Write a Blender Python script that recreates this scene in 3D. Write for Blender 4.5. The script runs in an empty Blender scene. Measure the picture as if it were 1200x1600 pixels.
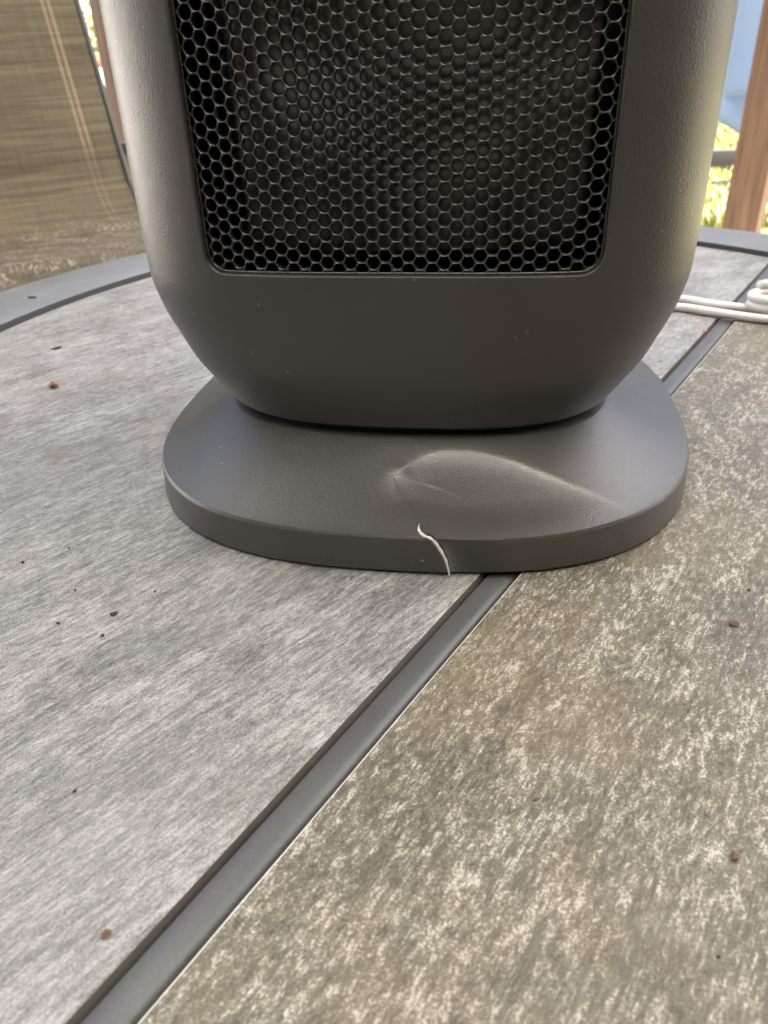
import bpy, bmesh, math, random
import numpy as np
from mathutils import Vector, Matrix, noise as mnoise

random.seed(7)
rng = np.random.default_rng(7)
SC = bpy.context.scene
COL = SC.collection
PI = math.pi

# ------------------------------------------------------------------ camera
H = 0.15                       # camera height over the table top (z = 0), metres
F, CX, CY = 1202.0, 600.0, 800.0
down = np.array([73.0, 2012.0, F]); down /= np.linalg.norm(down)   # nadir seen by the camera
up = -down
fw = np.array([0, 0, 1.0]) - up[2] * up; fw /= np.linalg.norm(fw)
rt = np.cross(fw, up)
if rt[0] < 0: rt = -rt
RM = np.array([rt, fw, up])    # world = RM @ camera (x right, y down, z forward)
CAM = np.array([0, 0, H])


def ray(px, py):
    return RM @ np.array([(px - CX) / F, (py - CY) / F, 1.0])


def hit(px, py, z):
    d = ray(px, py); t = (z - H) / d[2]
    return CAM + t * d


def at(px, py, r):             # point at a horizontal distance r
    d = ray(px, py); return CAM + d * (r / math.hypot(d[0], d[1]))


cd = bpy.data.cameras.new('camera'); cam = bpy.data.objects.new('camera', cd); COL.objects.link(cam)
cx_, cy_, cz_ = RM @ [1, 0, 0], RM @ [0, -1, 0], RM @ [0, 0, -1]
cam.matrix_world = Matrix([[cx_[i], cy_[i], cz_[i], CAM[i]] for i in range(3)] + [[0, 0, 0, 1]])
cd.sensor_fit = 'VERTICAL'; cd.sensor_height = 36.0; cd.sensor_width = 27.0
cd.lens = 36.0 * F / 1600.0
cd.clip_start = 0.01; cd.clip_end = 500
cd.dof.use_dof = True; cd.dof.focus_distance = 0.25; cd.dof.aperture_fstop = 22
SC.camera = cam
SC.render.resolution_x, SC.render.resolution_y = 768, 1024

# ------------------------------------------------------------------ light
YAWP = math.radians(-34.5)                       # patio and table are square to each other
E1 = np.array([math.cos(YAWP), math.sin(YAWP), 0]); E2 = np.array([-math.sin(YAWP), math.cos(YAWP), 0])
sun_h = 0.85 * E1 + 0.50 * E2; sun_h /= np.linalg.norm(sun_h)
SUN_EL = math.radians(58)
sun_v = np.array([sun_h[0] * math.cos(SUN_EL), sun_h[1] * math.cos(SUN_EL), math.sin(SUN_EL)])
W = bpy.data.worlds.new('World'); SC.world = W; W.use_nodes = True
wn = W.node_tree; wn.nodes.clear()
sky = wn.nodes.new('ShaderNodeTexSky'); sky.sky_type = 'NISHITA'; sky.sun_disc = False
sky.sun_elevation = SUN_EL; sky.sun_rotation = math.atan2(sun_v[0], sun_v[1])
sky.air_density = 0.7; sky.dust_density = 5.5; sky.ozone_density = 0.6
bg = wn.nodes.new('ShaderNodeBackground'); bg.inputs['Strength'].default_value = 0.15
wo = wn.nodes.new('ShaderNodeOutputWorld')
wn.links.new(sky.outputs[0], bg.inputs[0]); wn.links.new(bg.outputs[0], wo.inputs[0])
sl = bpy.data.lights.new('sun', 'SUN'); sl.energy = 5.0; sl.angle = math.radians(0.5); sl.color = (1, .965, .89)
so = bpy.data.objects.new('sun', sl); COL.objects.link(so)
so.rotation_euler = Vector(sun_v).to_track_quat('Z', 'Y').to_euler()
VS = SC.view_settings
VS.view_transform = 'Standard'; VS.look = 'None'; VS.gamma = 1.0; VS.use_curve_mapping = False
VS.exposure = 2.15
SC.render.engine = 'CYCLES'
SC.cycles.use_denoising = True
SC.cycles.max_bounces = 8; SC.cycles.diffuse_bounces = 5
SC.cycles.sample_clamp_indirect = 6.0


# ------------------------------------------------------------------ helpers
class NT:
    """tiny node helper"""
    def __init__(s, name):
        s.m = bpy.data.materials.new(name); s.m.use_nodes = True
        s.t = s.m.node_tree; s.b = s.t.nodes['Principled BSDF']
        s.tc = None

    def n(s, typ, **kw):
        x = s.t.nodes.new(typ)
        for k, v in kw.items():
            if k in x.inputs.keys(): s.set(x, k, v)
            else: setattr(x, k, v)
        return x

    def set(s, x, k, v):
        i = x.inputs[k]
        if isinstance(v, bpy.types.NodeSocket): s.t.links.new(v, i)
        else: i.default_value = v

    def coord(s, scale=(1, 1, 1), rot=0.0, loc=(0, 0, 0)):
        if s.tc is None: s.tc = s.t.nodes.new('ShaderNodeTexCoord')
        r = s.n('ShaderNodeMapping'); r.vector_type = 'POINT'
        r.inputs['Rotation'].default_value = (0, 0, rot); r.inputs['Location'].default_value = loc
        s.t.links.new(s.tc.outputs['Object'], r.inputs['Vector'])
        m = s.n('ShaderNodeMapping'); m.inputs['Scale'].default_value = scale
        s.t.links.new(r.outputs[0], m.inputs['Vector'])
        return m.outputs[0]

    def noise(s, vec, scale=1.0, detail=4.0, rough=0.55, dist=0.0):
        x = s.t.nodes.new('ShaderNodeTexNoise'); s.t.links.new(vec, x.inputs['Vector'])
        x.inputs['Scale'].default_value = scale; x.inputs['Detail'].default_value = detail
        x.inputs['Roughness'].default_value = rough; x.inputs['Distortion'].default_value = dist
        return x.outputs['Fac']

    def ramp(s, fac, stops):
        x = s.t.nodes.new('ShaderNodeValToRGB'); s.t.links.new(fac, x.inputs[0])
        e = x.color_ramp.elements
        while len(e) < len(stops): e.new(0.5)
        for k, (p, c) in enumerate(stops):
            e[k].position = p; e[k].color = (c, c, c, 1) if not isinstance(c, (tuple, list)) else (*c, 1)
        return x.outputs[0]

    def math(s, op, a, b=0.0, c=None):
        x = s.t.nodes.new('ShaderNodeMath'); x.operation = op
        for k, v in enumerate((a, b, c)):
            if v is None: continue
            if isinstance(v, bpy.types.NodeSocket): s.t.links.new(v, x.inputs[k])
            else: x.inputs[k].default_value = v
        return x.outputs[0]

    def mix(s, fac, a, b, mode='MIX'):
        x = s.t.nodes.new('ShaderNodeMixRGB'); x.blend_type = mode
        for k, v in (('Fac', fac), ('Color1', a), ('Color2', b)):
            if isinstance(v, bpy.types.NodeSocket): s.t.links.new(v, x.inputs[k])
            elif k == 'Fac': x.inputs[k].default_value = v
            else: x.inputs[k].default_value = (*v, 1)
        return x.outputs[0]

    def attr(s, name):
        x = s.t.nodes.new('ShaderNodeAttribute'); x.attribute_name = name; return x.outputs['Fac']

    def bump(s, height, strength=0.3, dist=0.001):
        x = s.t.nodes.new('ShaderNodeBump'); x.inputs['Strength'].default_value = strength
        x.inputs['Distance'].default_value = dist; s.t.links.new(height, x.inputs['Height'])
        s.t.links.new(x.outputs[0], s.b.inputs['Normal']); return x

    def out(s, color=None, rough=None, spec=None, metal=None):
        for k, v in (('Base Color', color), ('Roughness', rough), ('Specular IOR Level', spec), ('Metallic', metal)):
            if v is None: continue
            if isinstance(v, bpy.types.NodeSocket): s.t.links.new(v, s.b.inputs[k])
            elif k == 'Base Color': s.b.inputs[k].default_value = (*v, 1)
            else: s.b.inputs[k].default_value = v
        return s.m


def mesh_obj(name, verts, faces, mat, parent=None, smooth=True, angle=35, mats=None, fmat=None):
    me = bpy.data.meshes.new(name)
    me.from_pydata([tuple(map(float, v)) for v in verts], [], [tuple(f) for f in faces])
    me.update()
    for m in (mats or [mat]): me.materials.append(m)
    if fmat is not None: me.polygons.foreach_set('material_index', fmat)
    if smooth:
        me.polygons.foreach_set('use_smooth', [True] * len(me.polygons))
        if angle: me.set_sharp_from_angle(angle=math.radians(angle))
    o = bpy.data.objects.new(name, me); COL.objects.link(o)
    if parent is not None: o.parent = parent
    return o


def bm_obj(name, bm, mat, parent=None, smooth=True, angle=35, recalc=True):
    if recalc: bmesh.ops.recalc_face_normals(bm, faces=bm.faces)
    me = bpy.data.meshes.new(name); bm.to_mesh(me); bm.free()
    me.materials.append(mat)
    if smooth:
        me.polygons.foreach_set('use_smooth', [True] * len(me.polygons))
        if angle: me.set_sharp_from_angle(angle=math.radians(angle))
    o = bpy.data.objects.new(name, me); COL.objects.link(o)
    if parent is not None: o.parent = parent
    return o


def fix_normals(o):
    bm = bmesh.new(); bm.from_mesh(o.data); bmesh.ops.recalc_face_normals(bm, faces=bm.faces)
    bm.to_mesh(o.data); bm.free()


def empty(name, loc=(0, 0, 0), rz=0.0):
    o = bpy.data.objects.new(name, None); COL.objects.link(o)
    o.location = loc; o.rotation_euler = (0, 0, rz); o.empty_display_size = 0.05
    return o


def tag(o, label=None, cat=None, group=None, kind=None):
    if label: o['label'] = label
    if cat: o['category'] = cat
    if group: o['group'] = group
    if kind: o['kind'] = kind
    return o


def tube(path, rad, seg=12, caps=True, closed=False):
    """verts, faces of a round tube along a list of points; rad number or list"""
    P = [Vector(p) for p in path]; n = len(P); V = []; Fc = []
    R_ = rad if isinstance(rad, (list, tuple, np.ndarray)) else [rad] * n
    tprev = None; nrm = None
    for i in range(n):
        if closed: t = (P[(i + 1) % n] - P[i - 1]).normalized()
        else: t = (P[min(i + 1, n - 1)] - P[max(i - 1, 0)]).normalized()
        if nrm is None:
            a = Vector((0, 0, 1)) if abs(t.z) < .9 else Vector((1, 0, 0)); nrm = t.cross(a).normalized()
        else:
            nrm = (nrm - t * nrm.dot(t)).normalized()
        b = t.cross(nrm)
        for k in range(seg):
            an = 2 * PI * k / seg
            V.append(P[i] + (nrm * math.cos(an) + b * math.sin(an)) * R_[i])
    for i in range(n if closed else n - 1):
        j = (i + 1) % n
        for k in range(seg):
            l = (k + 1) % seg
            Fc.append((i * seg + k, i * seg + l, j * seg + l, j * seg + k))
    if caps and not closed:
        Fc.append(tuple(range(seg))[::-1]); Fc.append(tuple((n - 1) * seg + k for k in range(seg)))
    return V, Fc


def catmull(pts, per=8):
    P = [np.array(p, float) for p in pts]; out = []
    for i in range(len(P) - 1):
        p0 = P[max(i - 1, 0)]; p1 = P[i]; p2 = P[i + 1]; p3 = P[min(i + 2, len(P) - 1)]
        for k in range(per):
            t = k / per
            out.append(.5 * (2 * p1 + (p2 - p0) * t + (2 * p0 - 5 * p1 + 4 * p2 - p3) * t * t + (3 * p1 - p0 - 3 * p2 + p3) * t ** 3))
    out.append(P[-1]); return out


def box_bm(sx, sy, sz, loc=(0, 0, 0), bevel=0.0, rz=0.0, seg=2):
    bm = bmesh.new(); bmesh.ops.create_cube(bm, size=1.0)
    bmesh.ops.scale(bm, vec=(sx, sy, sz), verts=bm.verts)
    if bevel: bmesh.ops.bevel(bm, geom=bm.edges[:], offset=bevel, segments=seg, affect='EDGES', profile=.6)
    bmesh.ops.rotate(bm, matrix=Matrix.Rotation(rz, 3, 'Z'), verts=bm.verts)
    bmesh.ops.translate(bm, vec=loc, verts=bm.verts)
    return bm


# ------------------------------------------------------------------ materials
def mat_plastic(name, col, stress=False):
    t = NT(name); v = t.coord()
    grain = t.noise(v, 2400, 2, .5); gr2 = t.noise(v, 1250, 2, .55)
    big = t.noise(v, 22, 4, .6)
    c = t.mix(t.ramp(big, [(.3, 0), (.7, 1)]), tuple(x * .93 for x in col), tuple(x * 1.07 for x in col))
    dust = t.math('GREATER_THAN', t.noise(t.coord(loc=(3.1, 1.7, .4)), 420, 1, .4), .80)
    c = t.mix(t.math('MULTIPLY', dust, .35), c, (.42, .40, .37))
    h = t.math('ADD', t.math('MULTIPLY', grain, .6), gr2)
    rough = t.math('MULTIPLY_ADD', gr2, .12, .31)
    smear = t.noise(t.coord(loc=(2, 5, 1)), 38, 5, .65, .8)
    rough = t.math('ADD', rough, t.math('MULTIPLY_ADD', smear, .16, -.08))
    scr = t.noise(t.coord(scale=(900, 60, 300), rot=.5), 1, 2, .5, .6)
    c = t.mix(t.ramp(scr, [(.76, 0), (.80, .35)]), c, (.16, .15, .14))
    if stress:
        s = t.attr('stress')
        streak = t.noise(t.coord(scale=(260, 1500, 900)), 1, 3, .6, .3)
        s2 = t.math('MULTIPLY', s, t.ramp(streak, [(.33, .25), (.62, 1)]))
        c = t.mix(t.math('MINIMUM', s2, 1.0), c, (.27, .255, .235))
        h = t.math('ADD', h, t.math('MULTIPLY', t.math('MULTIPLY', s, streak), 1.5))
    t.bump(h, .42, .00030)
    return t.out(c, rough, .85)


def mat_tile_grey(name, rot):
    t = NT(name)
    A = lambda su, sv, loc=(0, 0, 0): t.coord(scale=(su, sv, 1), rot=rot, loc=loc)
    streak = t.noise(A(12, 85), 1, 5, .6, .3)
    fibre = t.noise(A(120, 560, (4, 1, 0)), 1, 3, .6, .5)
    fine = t.noise(A(420, 1250, (1, 2, 0)), 1, 2, .65, .4)
    speck = t.noise(t.coord(loc=(5, 5, 0)), 1500, 2, .7)
    blot = t.noise(t.coord(loc=(9, 3, 0)), 30, 5, .62)
    f = t.math('MULTIPLY', streak, .30)
    for src, k in ((fibre, .52), (fine, .52), (speck, .56), (blot, .30)): f = t.math('ADD', f, t.math('MULTIPLY', src, k))
    f = t.math('MULTIPLY', f, 1 / 2.20)
    c = t.ramp(f, [(.385, (0.048, 0.048, 0.044)), (.45, (0.110, 0.107, 0.102)), (.50, (0.180, 0.177, 0.172)), (.545, (0.264, 0.260, 0.253)), (.60, (0.370, 0.365, 0.356))])
    # thin dark grain lines, broken along their length
    ln = t.noise(A(20, 430, (3, 9, 0)), 1, 3, .6, .9); gate = t.noise(A(38, 90, (6, 3, 0)), 1, 2, .5)
    band = t.ramp(t.math('ABSOLUTE', t.math('SUBTRACT', ln, .5)), [(.0, 1), (.035, 0)])
    c = t.mix(t.math('MULTIPLY', t.math('MULTIPLY', band, t.ramp(gate, [(.46, 0), (.60, 1)])), .62), c, (0.053, 0.051, 0.048))
    warm = t.ramp(t.noise(t.coord(loc=(2, 7, 0)), 13, 4, .6), [(.50, 0), (.75, .40)])
    c = t.mix(warm, c, (0.198, 0.169, 0.134))
    cool = t.ramp(t.noise(t.coord(loc=(7, 2, 0)), 10, 3, .6), [(.50, 0), (.72, .28)])
    c = t.mix(cool, c, (0.185, 0.190, 0.199))
    # an old tide mark
    tide = t.noise(t.coord(loc=(4.2, 8.1, 0)), 11, 5, .55, .4)
    tb_ = t.ramp(t.math('ABSOLUTE', t.math('SUBTRACT', tide, .585)), [(.0, .55), (.012, 0)])
    c = t.mix(tb_, c, (0.119, 0.099, 0.072))
    t.bump(t.math('ADD', t.math('ADD', fine, fibre), t.math('MULTIPLY', speck, .6)), .5, .0005)
    wipe = t.noise(t.coord(loc=(1, 4, 2)), 22, 4, .6, .5)
    return t.out(c, t.math('ADD', t.math('MULTIPLY_ADD', speck, .18, .26), t.math('MULTIPLY', wipe, .20)), .45)


def mat_tile_olive(name, rot):
    t = NT(name)
    A = lambda su, sv, loc=(0, 0, 0): t.coord(scale=(su, sv, 1), rot=rot, loc=loc)
    flake = t.noise(A(330, 760), 1, 3, .66, .35)
    mid = t.noise(A(75, 165, (3, 1, 0)), 1, 4, .6, .3)
    streak = t.noise(A(7, 60, (7, 2, 0)), 1, 5, .6, .3)
    speck = t.noise(t.coord(loc=(5, 1, 0)), 1500, 2, .7)
    f = t.math('MULTIPLY', flake, .78)
    for src, k in ((mid, .36), (streak, .18), (speck, .56)): f = t.math('ADD', f, t.math('MULTIPLY', src, k))
    f = t.math('MULTIPLY', f, 1 / 1.88)
    c = t.ramp(f, [(.39, (0.040, 0.034, 0.023)), (.46, (0.087, 0.078, 0.055)), (.515, (0.135, 0.122, 0.092)), (.545, (0.224, 0.209, 0.169)), (.59, (0.394, 0.377, 0.323))])
    ln = t.noise(A(13, 250, (1, 6, 0)), 1, 4, .6, 1.4); gate = t.noise(A(26, 60, (2, 3, 0)), 1, 2, .5)
    band = t.ramp(t.math('ABSOLUTE', t.math('SUBTRACT', ln, .5)), [(.0, 1), (.045, 0)])
    c = t.mix(t.math('MULTIPLY', t.math('MULTIPLY', band, t.ramp(gate, [(.42, 0), (.58, 1)])), .75), c, (0.063, 0.055, 0.039))
    tint = t.noise(t.coord(loc=(1, 1, 0)), 17, 3, .6)
    c = t.mix(t.ramp(tint, [(.48, 0), (.70, .30)]), c, (0.193, 0.153, 0.079))
    gre = t.noise(t.coord(loc=(6, 1, 0)), 24, 3, .6)
    c = t.mix(t.ramp(gre, [(.58, 0), (.72, .18)]), c, (0.169, 0.184, 0.166))
    t.bump(t.math('ADD', t.math('ADD', flake, t.math('MULTIPLY', ln, .6)), t.math('MULTIPLY', speck, .7)), .5, .0006)
    wipe = t.noise(t.coord(loc=(1, 4, 2)), 22, 4, .6, .5)
    return t.out(c, t.math('ADD', t.math('MULTIPLY_ADD', speck, .18, .28), t.math('MULTIPLY', wipe, .20)), .45)


def mat_coat(name, col, rough=.42, sparkle=.5):
    t = NT(name); v = t.coord()
    sp = t.noise(v, 1500, 2, .6); bl = t.noise(v, 30, 4, .6)
    c = t.mix(t.ramp(bl, [(.35, 0), (.7, 1)]), tuple(x * .9 for x in col), tuple(x * 1.12 for x in col))
    c = t.mix(t.math('MULTIPLY', t.ramp(sp, [(.6, 0), (.7, 1)]), sparkle), c, tuple(min(1, x * 1.9) for x in col))
    sm = t.noise(t.coord(loc=(3, 3, 3)), 60, 4, .6)
    t.bump(sp, .22, .0004)
    return t.out(c, t.math('MULTIPLY_ADD', sm, .2, rough - .1), .5)


def mat_simple(name, col, rough=.6, var=.15, scale=40, bump=0.0, bscale=300, spec=.5):
    t = NT(name); v = t.coord(); n = t.noise(v, scale, 4, .6)
    c = t.mix(n, tuple(x * (1 - var) for x in col), tuple(min(1, x * (1 + var)) for x in col))
    if bump: t.bump(t.noise(v, bscale, 3, .6), bump, .001)
    return t.out(c, rough, spec)


M_BODY = mat_plastic('graphite_plastic', (.037, .0345, .031))
M_BASE = mat_plastic('graphite_plastic_base', (.037, .0345, .031), stress=True)
M_BLACK = mat_simple('black_plastic', (.012, .012, .013), .5)
M_STRESS = mat_simple('stress_white_plastic', (.62, .60, .57), .6, .35, 900, .4, 1500)
M_GRILLE = mat_simple('black_grille_enamel', (.030, .029, .028), .20, .2, 60, spec=1.0)
M_ELEMENT = mat_simple('dull_grey_element', (.15, .146, .138), .26, .2, 60)
M_ELEMENT.node_tree.nodes['Principled BSDF'].inputs['Metallic'].default_value = .9

# ------------------------------------------------------------------ ground, lawn, roof
GZ = -0.50                     # ground under the low table


def mat_lawn():
    t = NT('dry_lawn'); v = t.coord()
    a = t.noise(v, 1.4, 5, .65); b = t.noise(v, 30, 4, .7); c_ = t.noise(v, 6, 4, .6)
    c = t.ramp(t.math('ADD', t.math('MULTIPLY', a, .6), t.math('MULTIPLY', c_, .4)),
               [(.36, (.10, .14, .025)), (.47, (.26, .25, .08)), (.56, (.42, .36, .20)), (.66, (.50, .43, .30))])
    c = t.mix(t.ramp(b, [(.3, .45), (.6, 0)]), c, (.16, .13, .06))
    t.bump(b, .8, .03)
    return t.out(c, .9, .2)


G = 60
gv = []; gf = []
for j in range(G + 1):
    for i in range(G + 1):
        x = (i / G * 2 - 1); y = (j / G * 2 - 1)
        X = math.copysign(abs(x) ** 2.2, x) * 160; Y = math.copysign(abs(y) ** 2.2, y) * 160
        gv.append((X, Y, GZ - .02 + .03 * mnoise.noise(Vector((X * .7, Y * .7, 0)))))
for j in range(G):
    for i in range(G): gf.append((j * (G + 1) + i, j * (G + 1) + i + 1, (j + 1) * (G + 1) + i + 1, (j + 1) * (G + 1) + i))
tag(mesh_obj('lawn_ground', gv, gf, mat_lawn(), angle=None), kind='structure')


def pe(a, b, z=0.0):           # patio coordinates -> world
    return E1 * a + E2 * b + np.array([0, 0, z])


# patio slab under the roof
M_CONC = mat_simple('worn_concrete', (.46, .42, .37), .85, .25, 6, .5, 60)
pc = pe(-1.3, .2, GZ + .01)
tag(bm_obj('patio_floor', box_bm(5.6, 5.0, .10, (pc[0], pc[1], GZ - .01), .01, YAWP), M_CONC), kind='structure')


pv = pe(-5.6, .5)
tag(bm_obj('courtyard_paving', box_bm(6.4, 12.0, .05, (pv[0], pv[1], GZ - .006), .005, YAWP), mat_simple('pale_paving', (.60, .57, .52), .85, .15, 3, .3, 40)), kind='structure')


def mat_wood():
    t = NT('stained_cedar'); v = t.coord(scale=(1, 1, .06))
    g = t.noise(v, 60, 5, .65, .6); k = t.noise(t.coord(scale=(1, 1, .3)), 7, 3, .6)
    c = t.ramp(g, [(.3, (.062, .033, .018)), (.5, (.102, .058, .034)), (.7, (.140, .084, .052))])
    c = t.mix(t.ramp(k, [(.55, 0), (.75, .5)]), c, (.075, .038, .02))
    t.bump(g, .4, .002)
    return t.out(c, .65, .3)


M_WOOD = mat_wood()
EAVE = 2.36


def post(p, label):
    top = 2.02
    o = empty('patio_post', (p[0], p[1], GZ), YAWP)
    bm_obj('post_shaft', box_bm(.089, .089, top - GZ - .06, (0, 0, (top - GZ - .06) / 2 + .06), .004), M_WOOD, o)
    bm_obj('post_foot', box_bm(.11, .11, .06, (0, 0, .03), .004), mat_simple('galvanised_foot', (.4, .4, .4), .5), o)
    tag(o, label, 'post', 'posts holding up the patio roof')


pr = at(1158, 361, 2.42)
post(pr, 'square brown wooden post beside the hanging pale blue sheet')
pl = at(175, 0, 2.62)
post(pl, 'square brown wooden post behind the brown mesh chair')

# patio roof carried by the posts (above the frame)
def mat_roof():
    t = NT('translucent_roof_sheet'); v = t.coord(); n = t.noise(v, 3, 4, .6)
    c = t.mix(n, (.65, .645, .60), (.77, .765, .72)); t.out(c, .5, .4)
    tl = t.n('ShaderNodeBsdfTranslucent'); t.t.links.new(c, tl.inputs[0])
    m1 = t.n('ShaderNodeMixShader'); m1.inputs[0].default_value = .64
    t.t.links.new(t.b.outputs[0], m1.inputs[1]); t.t.links.new(tl.outputs[0], m1.inputs[2])
    t.t.links.new(m1.outputs[0], t.t.nodes['Material Output'].inputs[0]); return t.m


M_ROOF = mat_roof()
rf = empty('patio_roof', pe(-1.3, .2, 2.02), YAWP)
a0, a1, b0, b1 = -.7, 3.1, -1.85, 1.6
for k in range(5):                                 # corrugated sheets, each lapping over the next
    w = (a1 - a0) / 5; V = []; Fc = []; n1 = 60
    for i in range(n1 + 1):
        x = a0 + w * k + (w + .03) * i / n1
        for y in (b0, b1): V.append((x, y, .185 + .003 * (k % 2) + .009 * math.sin(x * 2 * PI / .076)))
    for i in range(n1): Fc.append((2 * i, 2 * i + 2, 2 * i + 3, 2 * i + 1))
    mesh_obj('roof_sheet', V, Fc, M_ROOF, rf, angle=None)
for a in (-.70, .84):
    bm_obj('beam', box_bm(.09, 5.2, .155, (a, -.40, .0795), .003), M_WOOD, rf)
# dark boarded walls added out of view around the photographer to cut front light
M_WALL = mat_simple('brown_siding', (.10, .08, .065), .8, .2, 8)
def boarded_wall(p, rz, length, label):
    hw = empty('light_block_wall', p, rz)
    for k in range(15):
        bm_obj('siding_board', box_bm(length, .025, .174, (0, 0, .09 + .178 * k), .003), M_WALL, hw)
    bm_obj('wall_core', box_bm(length, .08, 2.70, (0, -.056, 1.35)), M_WALL, hw)
    tag(hw, label, 'wall')


boarded_wall(pe(.2, -1.6, GZ), YAWP, 5.0, 'long brown boarded wall added out of view to darken the front')
boarded_wall(pe(1.6, -.2, GZ), YAWP + PI / 2, 2.6, 'short brown boarded wall added out of view to block side light')
# white board fence added beyond the chair to brighten the heater's left side
M_FENCE = mat_simple('white_fence_paint', (.78, .77, .74), .6, .06, 6)
fc = empty('added_white_fence', pe(-5.4, .5, GZ), YAWP + PI / 2)
for k in range(62):
    bm_obj('fence_board', box_bm(.14, .022, 1.75, (-4.65 + .15 * k, 0, .92), .003), M_FENCE, fc)
for z in (.35, 1.45): bm_obj('fence_rail', box_bm(9.3, .04, .08, (0, .0325, z), .003), M_FENCE, fc)
tag(fc, 'white board fence added behind the yellow green shrub to reflect light', 'fence')
tag(rf, 'white translucent corrugated patio roof on brown beams above the table', 'roof')

# ------------------------------------------------------------------ table
tcx, tcy, ta, tb, tw = .42 * H, 2.30 * H, 2.235 * H, 2.86 * H, .45 * H
ST = np.array([math.cos(math.radians(55.5)), math.sin(math.radians(55.5))]); SN = np.array([-ST[1], ST[0]])
l1 = hit(430, 1243.5, 0)[:2]; l2 = hit(516, 1244, 0)[:2]
c1 = float(l1 @ SN); c2 = float(l2 @ SN)          # tile edges: v = c1 (left tile) and v = c2 (right tile)
table = empty('patio_table', (tcx, tcy, GZ))
tag(table, 'oval patio table with wood-look tiles, a grey divider strip and grey metal rim', 'table')
M_T1 = mat_tile_grey('wood_look_tile_grey', -math.radians(46.5))
M_T2 = mat_tile_olive('wood_look_tile_olive', -math.radians(55.5))
M_TE = mat_simple('bare_tile_edge', (.62, .60, .56), .8, .25, 500)
M_TSHADE = mat_simple('shaded_tile_edge', (.085, .076, .062), .9, .3, 200)  # tile edge walls coloured dark to stand for their unlit look
M_COAT = mat_coat('grey_powder_coat', (.062, .064, .066))
M_RIM = mat_coat('grey_powder_coat_rim', (.115, .121, .127), .42, .3)
M_DARK = mat_simple('dark_tray_rim_shade', (.03, .03, .032), .7)
loc_t = np.array([tcx, tcy, GZ])


def tile(name, side, c, mat):
    N = 720; P = []
    ia, ib = ta - .0015, tb - .0015
    for k in range(N):
        a = 2 * PI * k / N; p = np.array([tcx + ia * math.cos(a), tcy + ib * math.sin(a)])
        if (p @ SN - c) * side > 0: P.append((k, p))
    ks = [k for k, _ in P]
    st = next(i for i in range(len(ks)) if ks[i] - ks[i - 1] != 1 and not (ks[i] == 0 and ks[i - 1] == N - 1))
    P = [p for _, p in P[st:] + P[:st]]

    def chord(p):              # slide an arc end onto the chord
        return p - SN * (p @ SN - c)
    P = [chord(P[0])] + P[1:-1] + [chord(P[-1])]
    # subdivide the chord
    A, B = P[-1], P[0]
    P += [A + (B - A) * (k / 60) for k in range(1, 60)]
    P = np.array(P); n = len(P)
    cen = P.mean(0)
    t = np.roll(P, -1, 0) - np.roll(P, 1, 0); t /= np.linalg.norm(t, axis=1)[:, None]
    nin = np.c_[-t[:, 1], t[:, 0]]                # inward for CCW
    V = []
    levels = [(.0005, 0.0), (.0001, -.0003), (0, -.0006), (0, -.009)]
    for ins, z in levels:
        w = .00016 * np.array([mnoise.noise(Vector((p[0] * 260, p[1] * 260, z * 900))) for p in P])
        Q = P + nin * (ins + (w if ins > 0 else 0 * w))[:, None]
        V += [(q[0] - tcx, q[1] - tcy, z - GZ) for q in Q]
    Fc = [tuple(range(n))]; fm = [0]
    for L in range(len(levels) - 1):
        for k in range(n):
            l = (k + 1) % n
            Fc.append((L * n + k, (L + 1) * n + k, (L + 1) * n + l, L * n + l)); fm.append(1 if L == 0 else 2)
    Fc.append(tuple(range(3 * n, 4 * n))[::-1]); fm.append(2)
    o = mesh_obj(name, V, Fc, None, table, angle=25, mats=[mat, M_TE if side < 0 else mat, M_TSHADE], fmat=fm)
    fix_normals(o)
    return o


tag(tile('table_tile', 1, c1, M_T1), 'pale grey wood-look tile with fine grain')
tag(tile('table_tile', -1, c2, M_T2), 'olive grey wood-look tile with pale flecks')

# divider strip: a bar with a flat top and a rolled right shoulder, lying in the slot between the tiles
gap = c1 - c2                                     # > 0, slot width
prof = [(-.0013, -.0085), (-.0013, -.0021), (-.0016, -.0015), (-.0022, -.0012), (-gap * .62, -.0011), (-gap * .76, -.0014), (-gap * .86, -.0023), (-gap * .925, -.0040), (-gap * .94, -.0085)]


def ell_u(v, a, b):            # where the line v = const meets the inner ellipse
    o = SN * v - np.array([tcx, tcy]); A = (ST[0] / a) ** 2 + (ST[1] / b) ** 2
    B = 2 * (o[0] * ST[0] / a ** 2 + o[1] * ST[1] / b ** 2); C = (o[0] / a) ** 2 + (o[1] / b) ** 2 - 1
    D = math.sqrt(B * B - 4 * A * C); return (-B - D) / (2 * A), (-B + D) / (2 * A)


u0, u1 = ell_u((c1 + c2) / 2, ta - .004, tb - .004)
V = []; Fc = []; NS = 60
for k in range(NS + 1):
    u = u0 + (u1 - u0) * k / NS
    for (dv, z) in prof:
        p = ST * u + SN * (c1 + dv); V.append((p[0] - tcx, p[1] - tcy, z - GZ))
m_ = len(prof)
for k in range(NS):
    for i in range(m_ - 1): Fc.append((k * m_ + i, (k + 1) * m_ + i, (k + 1) * m_ + i + 1, k * m_ + i + 1))
Fc += [tuple(range(m_)), tuple(NS * m_ + i for i in range(m_))]
fix_normals(mesh_obj('divider_strip', V, Fc, M_COAT, table, angle=30))

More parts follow.
